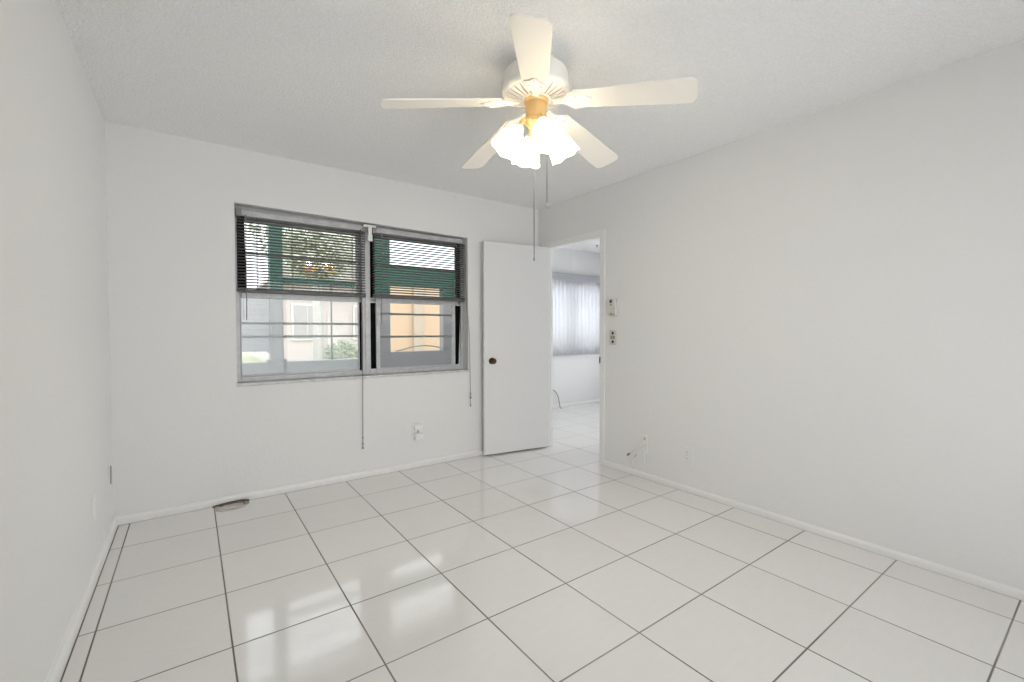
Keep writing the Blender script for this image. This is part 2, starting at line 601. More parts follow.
# door casing and jamb lining
bm = B()
cw, ct = 0.045, 0.009
box(bm, XR - ct, XR, DY0 - cw, DY0, 0, DZ, 0.003)
box(bm, XR - ct, XR, DY0 - cw, DY1 + cw, DZ, DZ + cw, 0.003)
box(bm, XR - ct, XR, DY1, DY1 + cw, 0, DZ, 0.003)
box(bm, XR - 0.006, XR + WT + 0.006, DY0 - 0.004, DY0 + 0.012, 0, DZ)
box(bm, XR - 0.006, XR + WT + 0.006, DY1 - 0.012, DY1 + 0.004, 0, DZ)
box(bm, XR - 0.006, XR + WT + 0.006, DY0, DY1, DZ - 0.012, DZ + 0.004)
box(bm, XR + 0.045, XR + 0.06, DY1 - 0.02, DY1 - 0.01, 0, DZ - 0.012)
struct(link('trim_1', bm, TRIM), 'white painted casing around the doorway', 'trim')
bm = B()
box(bm, XR - 0.0075, XR + 0.03, DY0 + 0.0115, DY0 + 0.0145, 0.885, 0.955, 0.0008)
box(bm, XR - 0.0105, XR - 0.0055, DY0 + 0.002, DY0 + 0.014, 0.895, 0.945, 0.001)
tag(link('strike_plate', bm, BRONZE), 'small dark latch strike plate on the edge of the doorway casing', 'strike plate')

# ------------------------------------------------------------------ the open door
hx, hy = 3.236, 0.208
fx, fy = 2.533, 0.310
dv = Vector((fx - hx, fy - hy, 0))
Ld = dv.length
dd = dv.normalized()
nn = Vector((-dd.y, dd.x, 0))
if nn.y > 0:
    nn = -nn                       # nn faces the room
Mdoor = Matrix(((dd.x, -nn.x, 0, hx), (dd.y, -nn.y, 0, hy), (0, 0, 1, 0), (0, 0, 0, 1)))   # local x along slab, y into the wall
door = bpy.data.objects.new('door_1', None)
COL.objects.link(door)
door.location = (hx, hy, 0)
WORLD_AT[door.name] = Vector((hx, hy, 0))
struct(door, 'plain white flush door standing open against the window wall', 'door')
bm = B(); box(bm, 0, Ld, 0, 0.033, 0.014, 2.012, 0.003, Mdoor)
link('door_slab', bm, DOOR, door)
knob_c = Mdoor @ Vector((Ld - 0.076, 0, 0.897))
Mk = Matrix.Translation(knob_c) @ nn.to_track_quat('Z', 'Y').to_matrix().to_4x4()
bm = B()
lathe(bm, [(0, 0), (0.030, 0), (0.031, 0.003), (0.027, 0.007), (0.014, 0.010), (0.0115, 0.014), (0.0115, 0.028), (0.018, 0.032),
           (0.0255, 0.040), (0.027, 0.048), (0.024, 0.057), (0.016, 0.061), (0.011, 0.0605), (0.0, 0.059)], M=Mk, n=28)
k = link('door_knob', bm, BRONZE, door)
k['label'] = 'dark bronze round knob'
bm = B()
lathe(bm, [(0.0, 0.0), (0.0055, 0.0), (0.0055, 0.0022), (0, 0.0028)], M=Mk @ Matrix.Translation((0, 0, 0.0592)), n=14)
link('keyhole', bm, DARKPL, k)
bm = B()
lx = Ld
box(bm, lx - 0.0003, lx + 0.0012, 0.006, 0.027, 0.87, 0.926, 0, Mdoor)
box(bm, lx, lx + 0.008, 0.011, 0.022, 0.892, 0.905, 0.002, Mdoor)
link('latch', bm, IVORY, door)
for z in (0.22, 1.0, 1.78):
    bm = B()
    tube(bm, [(hx + 0.008, hy + 0.036, z - 0.045), (hx + 0.008, hy + 0.036, z + 0.045)], 0.005, 10)
    link('hinge', bm, TRIM, door)

# ------------------------------------------------------------------ window
FY = 0.487      # front of the aluminium frame
win = bpy.data.objects.new('window_1', None)
COL.objects.link(win)
win.location = ((WX0 + WX1) / 2, FY, WZ0)
WORLD_AT[win.name] = Vector(win.location)
struct(win, 'two part aluminium window with blinds drawn halfway up', 'window')
bm = B()
box(bm, WX0 - 0.004, WX1 + 0.012, YB - 0.012, FY + 0.09, WZ0 - 0.016, WZ0 + 0.004, 0.004)
s = link('window_sill', bm, STONE, win)
bm = B()
fd = 0.075
MX0, MX1 = 1.461, 1.529
box(bm, WX0, WX0 + 0.031, FY, FY + fd, WZ0 + 0.004, WZ1 + HS, 0.002)
box(bm, WX1 - 0.020, WX1, FY, FY + fd, WZ0 + 0.004, WZ1, 0.002)
box(bm, WX0 + 0.031, WX1 - 0.02, FY - 0.002, FY + fd, WZ0 + 0.004, WZ0 + 0.040, 0.003)
prism(bm, [(WX0 + 0.031, WZ1 - 0.045), (WX1 - 0.02, WZ1 - 0.045), (WX1 - 0.02, WZ1), (WX0 + 0.031, WZ1 + HS - 0.001)], -FY - fd, -FY, Matrix(((1, 0, 0, 0), (0, 0, -1, 0), (0, 1, 0, 0), (0, 0, 0, 1))))
link('window_frame', bm, ALU, win)
bm = B()
box(bm, MX0, MX1, FY - 0.012, FY + fd + 0.002, WZ0 + 0.006, WZ1 - 0.002, 0.003)
box(bm, MX0 + 0.022, MX1 - 0.022, FY - 0.02, FY - 0.01, WZ0 + 0.02, WZ1 - 0.002, 0.003)
link('mullion', bm, ALU, win)
MR = 1.437      # meeting rail height
for nm, x0, x1, bars in (('left', WX0 + 0.031, MX0, (1.139, 1.237)), ('right', MX1, WX1 - 0.02, (1.130, 1.325))):
    right = nm == 'right'
    a, b = (x0 + 0.054, x1 - 0.054) if right else (x0 + 0.002, x1 - 0.016)
    # lower sash in front, upper sash behind
    bm = B()
    st = 0.034 if right else 0.008
    box(bm, a, a + st, FY + 0.012, FY + 0.036, WZ0 + 0.04, MR + 0.02, 0.002)
    box(bm, b - st, b, FY + 0.012, FY + 0.036, WZ0 + 0.04, MR + 0.02, 0.002)
    box(bm, a + st, b - st, FY + 0.010, FY + 0.036, MR - 0.02, MR + 0.02, 0.003)
    box(bm, a + st, b - st, FY + 0.012, FY + 0.036, WZ0 + 0.04, WZ0 + 0.052, 0.002)
    so = link('lower_sash', bm, ALU, win)
    bm = B()
    box(bm, a + st, b - st, FY + 0.024, FY + 0.028, WZ0 + 0.052, MR - 0.02)
    link('glass_pane', bm, GLASS, so)
    for z in bars:
        bm = B()
        box(bm, a + st, b - st, FY + 0.0285, FY + 0.040, z - 0.009, z + 0.009, 0.001)
        link('muntin', bm, MUNT, so)
    bm = B()
    box(bm, x0 + 0.002, x0 + 0.03, FY + 0.044, FY + 0.068, MR - 0.01, WZ1 - 0.045, 0.002)
    box(bm, x1 - 0.03, x1 - 0.002, FY + 0.044, FY + 0.068, MR - 0.01, WZ1 - 0.045, 0.002)
    box(bm, x0 + 0.03, x1 - 0.03, FY + 0.044, FY + 0.068, MR - 0.012, MR + 0.014, 0.002)
    box(bm, x0 + 0.03, x1 - 0.03, FY + 0.044, FY + 0.068, WZ1 - 0.07, WZ1 - 0.045, 0.002)
    uo = link('upper_sash', bm, ALU, win)
    bm = B()
    box(bm, x0 + 0.03, x1 - 0.03, FY + 0.054, FY + 0.058, MR + 0.014, WZ1 - 0.07)
    link('glass_pane', bm, GLASS, uo)
    bm = B()
    box(bm, x0 + 0.03, x1 - 0.03, FY + 0.0435, FY + 0.0535, 1.735, 1.755, 0.001)
    link('muntin', bm, MUNT, uo)

# black foam strips that close the gaps beside the sashes
def strip(x0b, x1b, x0t, x1t, z0, z1, y0=FY + 0.014, y1=FY + 0.04):
    bm = B()
    v = [bm.verts.new(p) for p in ((x0b, y0, z0), (x1b, y0, z0), (x1t, y0, z1), (x0t, y0, z1),
                                   (x0b, y1, z0), (x1b, y1, z0), (x1t, y1, z1), (x0t, y1, z1))]
    for f in ((0, 1, 2, 3), (7, 6, 5, 4), (0, 4, 5, 1), (1, 5, 6, 2), (2, 6, 7, 3), (3, 7, 4, 0)):
        bm.faces.new([v[i] for i in f])
    o = link('foam_strip', bm, BLACK, win)
    o['label'] = 'black foam sealing strip'


strip(1.537, 1.580, 1.535, 1.578, WZ0 + 0.05, MR - 0.022)
strip(2.338, 2.368, 2.347, 2.386, WZ0 + 0.052, MR - 0.022)
strip(1.537, 1.576, 1.535, 1.576, MR + 0.022, WZ1 - 0.045)
strip(2.345, 2.386, 2.345, 2.386, MR + 0.022, WZ1 - 0.045)
strip(1.4465, 1.4595, 1.4465, 1.4595, WZ0 + 0.041, MR - 0.022, FY + 0.012, FY + 0.03)
strip(0.594, 0.648, 0.594, 0.640, MR + 0.022, WZ1 - 0.046, FY - 0.008, FY + 0.036)


# ------------------------------------------------------------------ venetian blinds
def blind(x0, x1, label, zb, wand_x, wand_z, ladders, pull, stack):
    yb = 0.445
    t = thing('venetian_blind', ((x0 + x1) / 2, yb, WZ1), label, 'blind', 'mini blinds in the window')
    bm = B()
    z1 = WZ1 - 0.012
    box(bm, x0, x1, yb - 0.020, yb + 0.018, z1 - 0.040, z1, 0.003)
    box(bm, x0, x1, yb - 0.023, yb - 0.018, z1 - 0.040, z1 - 0.033, 0.002)
    hr = link('headrail', bm, HEADRAIL, t)
    for xx in (x0, x1):
        s = 1 if xx == x0 else -1
        bm = B()
        box(bm, min(xx, xx + s * 0.03) - 0.002, max(xx, xx + s * 0.03) + 0.002, yb - 0.026, yb + 0.02, z1 - 0.046, z1 + 0.012, 0.002)
        link('end_bracket', bm, GREYPL, t)
    # slats: shallow curved strips, nearly flat (open)
    bm = B()
    n = int((z1 - 0.055 - (zb + 0.035)) / 0.0208)
    tilt = math.radians(17)
    for i in range(n + 1):
        zc = z1 - 0.058 - i * (z1 - 0.058 - (zb + 0.03)) / n
        row = []
        for s in range(5):
            q = (s / 4 - 0.5) * 0.0245
            zz = zc + 0.0016 * (1 - (2 * s / 4 - 1) ** 2) - q * math.sin(tilt)
            row.append((yb + q * math.cos(tilt), zz))
        top = [[bm.verts.new((x, y, z)) for y, z in row] for x in (x0 + 0.006, x1 - 0.006)]
        bot = [[bm.verts.new((x, y, z - 0.0006)) for y, z in row] for x in (x0 + 0.006, x1 - 0.006)]
        for s in range(4):
            bm.faces.new((top[0][s], top[1][s], top[1][s + 1], top[0][s + 1]))
            bm.faces.new((bot[0][s + 1], bot[1][s + 1], bot[1][s], bot[0][s]))
        bm.faces.new((top[0][0], bot[0][0], bot[1][0], top[1][0]))
        bm.faces.new((top[0][4], top[1][4], bot[1][4], bot[0][4]))
    link('slats', bm, SLAT, t)
    # slats gathered on the bottom rail
    bm = B()
    for i in range(stack):
        z = zb + 0.021 + i * 0.0032
        box(bm, x0 + 0.005, x1 - 0.005, yb - 0.0125, yb + 0.0125, z, z + 0.0014)
    link('gathered_slats', bm, SLAT, t)
    bm = B(); box(bm, x0 + 0.004, x1 - 0.004, yb - 0.013, yb + 0.013, zb, zb + 0.019, 0.004)
    link('bottom_rail', bm, RAILDARK, t)
    for lxp in ladders:
        bm = B()
        for dy in (-0.0135, 0.0135):
            tube(bm, [(lxp, yb + dy, zb + 0.012), (lxp, yb + dy, z1 - 0.04)], 0.0011, 6)
        tube(bm, [(lxp + 0.006, yb, zb + 0.012), (lxp + 0.006, yb, z1 - 0.04)], 0.0009, 6)
        link('ladder_cord', bm, CORD, t)
    bm = B()
    tube(bm, [(wand_x + 0.004, yb - 0.030, z1 - 0.035), (wand_x + 0.003, yb - 0.036, z1 - 0.05), (wand_x, yb - 0.036, wand_z)], 0.0032, 8)
    sphere(bm, (wand_x, yb - 0.036, wand_z), 0.004, 10)
    link('tilt_wand', bm, CORD if pull[0] > 2 else GREYPL, t)
    # pull cords with knobs
    px, pz, knobs, top_x = pull
    bm = B()
    yc = YB - 0.022
    for dx in (-0.0022, 0.0022):
        tube(bm, spline([(top_x + dx, yb - 0.024, z1 - 0.03), (top_x + (px - top_x) * 0.33 + dx, yb - 0.032, 1.5), (top_x + (px - top_x) * 0.5 + dx, yc + 0.002, 1.18), (top_x + (px - top_x) * 0.77 + dx, yc, 0.84), (px + dx * 0.6, yc, pz + 0.06), (px + dx * 0.4, yc, pz)], 5), 0.0013, 6)
    co = link('pull_cord', bm, CORD, t)
    for kz, kr in knobs:
        bm = B()
        lathe(bm, [(0, -0.013), (0.006, -0.013), (0.0085, -0.008), (0.006, 0.006), (0.003, 0.012), (0, 0.0125)], c=(px, yc, kz), n=14, M=Matrix.Scale(kr, 4))
        link('cord_knob', bm, GREYPL, co)
    return t


blind(0.588, 1.484, 'grey mini blind half raised in the window half farther from the door', 1.452, 0.640, 1.262,
      (0.712, 0.939, 1.375), (1.4235, 0.240, ((0.330, 0.75), (0.283, 0.75), (0.248, 0.85)), 1.439), 4)
blind(1.536, 2.403, 'grey mini blind half raised in the window half nearest the door', 1.452, 1.600, 1.240,
      (1.659, 2.000, 2.304), (2.4185, 0.480, ((0.60, 0.9), (0.565, 1.15), (0.49, 0.85)), 2.393), 4)

# white T shaped clip at the top of the mullion
bm = B()
box(bm, 1.452, 1.556, 0.396, 0.412, 2.016, 2.034, 0.003)
box(bm, 1.493, 1.522, 0.398, 0.416, 1.935, 2.020, 0.004)
box(bm, 1.488, 1.527, 0.397, 0.417, 1.905, 1.955, 0.006)
box(bm, 1.497, 1.518, 0.412, FY - 0.018, 2.012, 2.030, 0.002)
tag(link('blind_bracket', bm, WHITEPL), 'white T shaped plastic bracket between the two window blinds', 'bracket')

# ------------------------------------------------------------------ ceiling fan
FX, FYC, FZ = 1.6296, -1.5775, ZC
fan = thing('ceiling_fan', (FX, FYC, FZ), 'white five blade ceiling fan with brass trim and lit glass shades', 'ceiling fan')
c0 = (FX, FYC, 0)
bm = B()
lathe(bm, [(0.0, 2.376), (0.112, 2.376), (0.130, 2.371), (0.141, 2.362), (0.146, 2.350), (0.149, 2.325), (0.151, 2.305), (0.1525, 2.290)], c=c0, n=48)
link('motor_housing', bm, FANW, fan)
bm = B()
lathe(bm, [(0.0, 2.428), (0.082, 2.428), (0.084, 2.420), (0.080, 2.395), (0.066, 2.380), (0.0, 2.376)], c=c0, n=40)
link('ceiling_canopy', bm, FANW, fan)
bm = B()
lathe(bm, [(0.1525, 2.292), (0.158, 2.288), (0.160, 2.280), (0.158, 2.270), (0.150, 2.262), (0.138, 2.257), (0.136, 2.262), (0.148, 2.270), (0.150, 2.285)], c=c0, n=48)
for i in range(28):
    a = 2 * PI * i / 28
    Mi = Matrix.Translation((FX, FYC, 0)) @ Matrix.Rotation(a, 4, 'Z')
    t = B()
    v = []
    for r, wd, z in ((0.060, 0.0032, 2.238), (0.085, 0.0056, 2.243), (0.112, 0.0085, 2.250), (0.140, 0.0140, 2.260)):
        v.append([t.verts.new((r, s * wd, z + dz)) for s in (-1, 1) for dz in (0, 0.006)])
    for p, q in zip(v, v[1:]):
        for ia, ib in ((0, 2), (3, 1), (1, 0), (2, 3)):
            t.faces.new((p[ia], p[ib], q[ib], q[ia]))
    merge(bm, t, Mi)
lathe(bm, [(0.054, 2.241), (0.064, 2.236), (0.068, 2.240), (0.062, 2.246), (0.054, 2.246)], c=c0, n=40)
link('vent_grille', bm, FANW, fan)
bm = B()
lathe(bm, [(0.04, 2.2465), (0.060, 2.2465), (0.085, 2.2515), (0.112, 2.2585), (0.138, 2.2665)], c=c0, n=40)
link('motor_plate', bm, PLATE, fan)['label'] = 'brass coloured motor plate seen through the vents'
bm = B()
lathe(bm, [(0.0, 2.262), (0.055, 2.262), (0.055, 2.228), (0.050, 2.224), (0.046, 2.228), (0.046, 2.222), (0.048, 2.215), (0.048, 2.170), (0.050, 2.162), (0.050, 2.154), (0.044, 2.150), (0.0, 2.150)], c=c0, n=40)
link('switch_housing', bm, FANGOLD, fan)['label'] = 'brass switch housing'

pitch = math.radians(12.5)
BLADE_A0 = 0.706
for i in range(5):
    a = BLADE_A0 + i * 2 * PI / 5
    rad = Vector((-math.sin(a), -math.cos(a), 0))
    slope = math.radians(7.4)
    u = (rad * math.cos(slope) + Vector((0, 0, -math.sin(slope)))).normalized()
    # right hand side looking outward is the higher edge
    side = Vector((rad.y, -rad.x, 0)).normalized()
    tv = (side * math.cos(pitch) + Vector((0, 0, math.sin(pitch))))
    tv = (tv - u * tv.dot(u)).normalized()
    nv = u.cross(tv)
    if nv.z < 0:
        nv = -nv
    zroot = 2.232
    Mb = Matrix(((u.x, tv.x, nv.x, FX), (u.y, tv.y, nv.y, FYC), (u.z, tv.z, nv.z, zroot), (0, 0, 0, 1)))
    # blade outline: slightly wider to the tip, rounded corners
    r0, r1, w0, w1, cr = 0.172, 0.694, 0.056, 0.0715, 0.032
    pts = [(r0, -w0 + 0.012), (r0 + 0.006, -w0 + 0.004), (r0 + 0.018, -w0)]
    for s in range(7):
        q = -PI / 2 + PI / 2 * s / 6
        pts.append((r1 - cr + cr * math.cos(q), -w1 + cr + cr * math.sin(q)))
    for s in range(7):
        q = PI / 2 * s / 6
        pts.append((r1 - cr + cr * math.cos(q) + 0.0, w1 - cr + cr * math.sin(q)))
    pts += [(r0 + 0.018, w0), (r0 + 0.006, w0 - 0.004), (r0, w0 - 0.012)]
    bm = B()
    prism(bm, pts, 0.0, 0.006, Mb, 0.0012)
    link('blade', bm, FANBLADE, fan)
    Mb = Mb @ Matrix.Translation((-0.038, 0, 0))
    # blade iron: a neck that opens into a three lobed leaf under the blade
    bm = B()
    out = spline([(0.120, -0.016, 0), (0.150, -0.013, 0), (0.178, -0.020, 0), (0.200, -0.044, 0), (0.232, -0.051, 0), (0.262, -0.043, 0), (0.268, -0.026, 0),
                  (0.290, -0.013, 0), (0.300, 0.0, 0), (0.290, 0.013, 0), (0.268, 0.026, 0), (0.262, 0.043, 0), (0.232, 0.051, 0), (0.200, 0.044, 0), (0.178, 0.020, 0), (0.150, 0.013, 0), (0.120, 0.016, 0)], 4)
    prism(bm, [(p.x, p.y) for p in out], -0.006, -0.0005, Mb, 0.0012)
    for sgn in (-1, 1):
        loop = spline([(0.178, sgn * 0.006, -0.0065), (0.205, sgn * 0.034, -0.0065), (0.235, sgn * 0.041, -0.0065), (0.255, sgn * 0.032, -0.0065), (0.240, sgn * 0.014, -0.0065)], 5)
        tube(bm, [Mb @ p for p in loop], 0.0042, 6)
    tube(bm, [Mb @ p for p in spline([(0.15, 0, -0.007), (0.19, 0, -0.008), (0.24, 0, -0.007), (0.285, 0, -0.0065)], 5)], [0.006] * 8 + [0.0045] * 8, 8)
    io = link('blade_iron', bm, FANW, fan)
    for sx, sy in ((0.232, -0.026), (0.232, 0.026), (0.272, 0.0)):
        bm = B()
        sphere(bm, Mb @ Vector((sx, sy, -0.0065)), 0.005, 10, (1, 1, 0.5))
        link('screw', bm, FANGOLD, io)

# light kit
bm = B()
lathe(bm, [(0.0, 2.152), (0.052, 2.152), (0.056, 2.146), (0.054, 2.134), (0.044, 2.122), (0.026, 2.110), (0.012, 2.104), (0.010, 2.094), (0.0, 2.090)], c=c0, n=36)
link('light_kit', bm, FANGOLD, fan)
camdir = Vector((0.3204 - FX, -3.1974 - FYC, 0)).normalized()
base_az = math.atan2(camdir.y, camdir.x)
TILT = math.radians(31)
for i, az in enumerate((20, 110, 200, 290)):
    # positive angles swing towards the right of the picture
    an = base_az + math.radians(az)
    h = Vector((math.cos(an), math.sin(an), 0))
    ax = (h * math.sin(TILT) + Vector((0, 0, -math.cos(TILT)))).normalized()
    p0 = Vector((FX, FYC, 2.136)) + h * 0.040
    p2 = Vector((FX, FYC, 2.117)) + h * 0.078
    bm = B()
    tube(bm, spline([p0, p0 + h * 0.024 + Vector((0, 0, 0.006)), p2, p2 + ax * 0.012], 4), 0.010, 12)
    ao = link('lamp_arm', bm, FANGOLD, fan)
    Ms = Matrix.Translation(p2) @ ax.to_track_quat('Z', 'Y').to_matrix().to_4x4()
    bm = B()
    lathe(bm, [(0.0, 0.004), (0.020, 0.004), (0.027, 0.010), (0.028, 0.030), (0.0255, 0.032), (0.0, 0.032)], M=Ms, n=24)
    link('shade_holder', bm, FANW, ao)

    def scallop(kk, a, r, z):
        q = max(0.0, (kk - 5) / 5.0)
        return r * (1 + 0.012 * q * math.cos(6 * a)), z + 0.0035 * q * q * math.cos(6 * a)
    bm = B()
    lathe(bm, [(0.0262, 0.016), (0.030, 0.028), (0.037, 0.040), (0.046, 0.054), (0.0545, 0.068), (0.059, 0.082), (0.0615, 0.096), (0.064, 0.109), (0.0665, 0.121), (0.0695, 0.131), (0.0725, 0.137)],
          M=Ms, n=48, rfun=scallop)
    sh = link('lamp_shade', bm, SHADE, fan)
    sh['label'] = 'lit white glass bell shade'
    md = sh.modifiers.new('thick', 'SOLIDIFY')
    md.thickness = 0.0028
    bm = B()
    lathe(bm, [(0, 0.034), (0.012, 0.034), (0.013, 0.052), (0.021, 0.068), (0.024, 0.082), (0.021, 0.096), (0.012, 0.105), (0, 0.108)], M=Ms, n=20)
    link('bulb', bm, BULB, sh)
    lp = light('fan_bulb_light', 'POINT', p2 + ax * 0.128, 3.7, (1.0, 0.89, 0.72), shadow_soft_size=0.035)
# pull chains
for px, py_off, zt, zb in ((-0.010, 0.0, 2.10, 1.502), (0.050, 0.0, 2.135, 1.745)):
    cx = FX + px * 0.811
    cy = FYC - px * 0.585
    bm = B()
    tube(bm, [(cx, cy, zt), (cx, cy, zb + 0.02)], 0.0017, 8)
    z = zt
    ch = link('pull_chain', bm, CHAIN, fan)
    bm = B()
    lathe(bm, [(0, 0.022), (0.0022, 0.021), (0.0042, 0.012), (0.0046, 0.004), (0.003, -0.004), (0, -0.005)], c=(cx, cy, zb + 0.004), n=12)
    link('chain_pull', bm, GREYPL, ch)

# ------------------------------------------------------------------ things on the right wall
def on_right(bm, y0, y1, z0, z1, d0, d1, bev=0.0):
    box(bm, XR - d1, XR - d0, y0, y1, z0, z1, bev)


rem = thing('fan_remote', (XR, -0.615, 1.375), 'white rounded remote control in its wall holder above the switch', 'remote control')
bm = B(); on_right(bm, -0.652, -0.578, 1.303, 1.400, 0.0, 0.008, 0.003)
on_right(bm, -0.652, -0.646, 1.303, 1.375, 0.0, 0.024, 0.002)
on_right(bm, -0.584, -0.578, 1.303, 1.375, 0.0, 0.024, 0.002)
on_right(bm, -0.652, -0.578, 1.300, 1.309, 0.0, 0.024, 0.002)
link('holder', bm, OFFW, rem)
bm = B()
poly = []
for kx, ky, st in ((0.030, 0.068, 0), (-0.030, 0.068, 90), (-0.030, -0.060, 180), (0.030, -0.060, 270)):
    rr = 0.018 if st >= 180 else 0.008
    sx, sy = (1 if kx > 0 else -1), (1 if ky > 0 else -1)
    for s in range(6):
        q = math.radians(st + 90 * s / 5)
        poly.append((kx - sx * rr + rr * math.cos(q), ky - sy * rr + rr * math.sin(q)))
Mr = Matrix(((0, 0, -1, XR), (-1, 0, 0, -0.615), (0, 1, 0, 1.377), (0, 0, 0, 1)))
prism(bm, poly, 0.009, 0.024, Mr, 0.003)
link('remote_body', bm, OFFW, rem)
bm = B(); on_right(bm, -0.612, -0.586, 1.414, 1.440, 0.0235, 0.0255, 0.0008)
link('display', bm, DARKPL, rem)['label'] = 'black display window'
for yy, zz, m_ in ((-0.602, 1.396, GREYPL), (-0.602, 1.368, IVORY), (-0.626, 1.368, IVORY), (-0.602, 1.346, IVORY), (-0.626, 1.346, IVORY), (-0.607, 1.322, GREYPL)):
    bm = B(); on_right(bm, yy - 0.009, yy + 0.009, zz - 0.0075, zz + 0.0075, 0.0235, 0.026, 0.002)
    link('button', bm, m_, rem)

for ch in rem.children:
    ch.location.y -= 0.013
sw = thing('light_switch', (XR, -0.620, 1.12), 'ivory wall switch plate with two dark dots below the remote', 'light switch')
bm = B(); on_right(bm, -0.657, -0.583, 1.056, 1.184, 0.0, 0.006, 0.0025)
link('cover_plate', bm, IVORY, sw)
for zz in (1.157, 1.083):
    bm = B(); lathe(bm, [(0, 0), (0.0115, 0), (0.0115, 0.004), (0.008, 0.006), (0, 0.0065)], M=Matrix.Translation((XR - 0.005, -0.62, zz)) @ Matrix.Rotation(-PI / 2, 4, 'Y'), n=18)
    link('dark_knob', bm, DARKPL, sw)
for yy in (-0.607, -0.633):
    bm = B(); on_right(bm, yy - 0.009, yy + 0.009, 1.107, 1.133, 0.005, 0.010, 0.0015)
    link('rocker', bm, GREYPL, sw)


def outlet(name, label, c, nrm, w=0.07, h=0.114, plate_mat=WHITEPL, group=None):
    """duplex outlet: plate, two receptacle faces with slots and a screw"""
    n = Vector(nrm)
    s = Vector((-n.y, n.x, 0))
    Mo = Matrix(((s.x, 0, n.x, c[0]), (s.y, 0, n.y, c[1]), (0, 1, 0, c[2]), (0, 0, 0, 1)))
    t = thing(name, c, label, 'outlet', group)
    bm = B(); box(bm, -w / 2, w / 2, -h / 2, h / 2, 0, 0.006, 0.0022, Mo)
    link('cover_plate', bm, plate_mat, t)
    for zz in (0.021, -0.021):
        bm = B()
        pl = []
        for q in range(20):
            a = 2 * PI * q / 20
            pl.append((0.0165 * math.cos(a), zz + max(-0.0125, min(0.0125, 0.0165 * math.sin(a)))))
        prism(bm, pl, 0.0055, 0.008, Mo)
        f = link('receptacle', bm, plate_mat, t)
        bm = B()
        for sx in (-0.006, 0.006):
            box(bm, sx - 0.0012, sx + 0.0012, zz - 0.002, zz + 0.006, 0.0078, 0.0084, 0, Mo)
        box(bm, -0.002, 0.002, zz - 0.009, zz - 0.005, 0.0078, 0.0084, 0, Mo)
        link('slots', bm, GREYPL, f)
    bm = B(); sphere(bm, Mo @ Vector((0, 0, 0.006)), 0.003, 10)
    link('screw', bm, GREYPL, t)
    return t, Mo


outlet('wall_outlet', 'white duplex outlet low on the bare wall, past the loose cables', (XR, -1.327, 0.270), (-1, 0, 0), plate_mat=WALL)
# painted plate with loose cables
cb = thing('cable_plate', (XR, -0.945, 0.26), 'painted over wall plate with loose cable ends beside the doorway', 'cable plate')
bm = B(); on_right(bm, -0.978, -0.912, 0.200, 0.345, 0.0, 0.006, 0.0025)
link('cover_plate', bm, WALL, cb)
bm = B(); tube(bm, spline([(XR - 0.004, -0.955, 0.282), (XR - 0.03, -0.935, 0.275), (XR - 0.05, -0.885, 0.225), (XR - 0.045, -0.835, 0.180)], 6), 0.0036, 8)
c1 = link('cable', bm, WCABLE, cb)
bm = B(); tube(bm, [(XR - 0.045, -0.838, 0.182), (XR - 0.0445, -0.812, 0.160)], 0.0085, 12)
link('connector', bm, GREYPL, c1)['label'] = 'dark plug end'
bm = B(); tube(bm, spline([(XR - 0.004, -0.940, 0.235), (XR - 0.03, -0.915, 0.205), (XR - 0.035, -0.875, 0.150), (XR - 0.03, -0.850, 0.085)], 6), 0.0036, 8)
c2 = link('cable', bm, WCABLE, cb)
bm = B(); tube(bm, [(XR - 0.034, -0.900, 0.188), (XR - 0.0355, -0.880, 0.158)], 0.0065, 12)
link('connector', bm, CABLE, c2)
bm = B(); tube(bm, spline([(XR - 0.004, -0.962, 0.225), (XR - 0.022, -0.960, 0.18), (XR - 0.02, -0.966, 0.11), (XR - 0.018, -0.970, 0.05)], 6), 0.0032, 8)
link('cable', bm, WCABLE, cb)
bm = B(); lathe(bm, [(0, 0), (0.007, 0), (0.007, 0.006), (0.003, 0.007), (0, 0.007)], M=Matrix.Translation((XR - 0.0055, -0.955, 0.318)) @ Matrix.Rotation(-PI / 2, 4, 'Y'), n=14)
link('jack', bm, GREYPL, cb)

# outlet with plugged-in adapter below the window
bo, Mo = outlet('wall_outlet', 'white outlet with a plugged in adapter, below the window', (1.898, YB, 0.315), (0, -1, 0), w=0.084, h=0.135)
bm = B(); box(bm, -0.036, 0.036, -0.072, -0.016, 0.0085, 0.046, 0.004, Mo)
ad = link('adapter', bm, WHITEPL, bo)
ad['label'] = 'white box shaped plug adapter'
bm = B(); box(bm, -0.036, 0.036, 0.016, 0.058, 0.0085, 0.036, 0.004, Mo)
ad2 = link('adapter', bm, WHITEPL, bo)
bm = B(); box(bm, -0.004, 0.004, -0.010, 0.008, 0.008, 0.014, 0.001, Mo)
link('switch', bm, GREYPL, bo)

# left wall plates
def left_plate(name, label, y, z, w, h, material, dark):
    t = thing(name, (XL, y, z), label, 'wall plate')
    bm = B(); box(bm, XL, XL + 0.006, y - w / 2, y + w / 2, z - h / 2, z + h / 2, 0.002)
    link('cover_plate', bm, material, t)
    if dark:
        bm = B(); box(bm, XL + 0.0055, XL + 0.0095, y - w * 0.3, y + w * 0.3, z - h * 0.45, z + h * 0.45, 0.001)
        link('socket', bm, GREYPL, t)
    else:
        bm = B(); box(bm, XL + 0.0055, XL + 0.0075, y - 0.014, y + 0.014, z - 0.03, z + 0.03, 0.001)
        link('jack', bm, material, t)
    return t


left_plate('wall_plate', 'narrow dark wall socket by the corner of the window wall', 0.255, 0.345, 0.05, 0.114, WALL, True)
left_plate('wall_plate', 'painted over white wall plate just above the baseboard', -0.27, 0.318, 0.07, 0.114, WHITEPL, False)

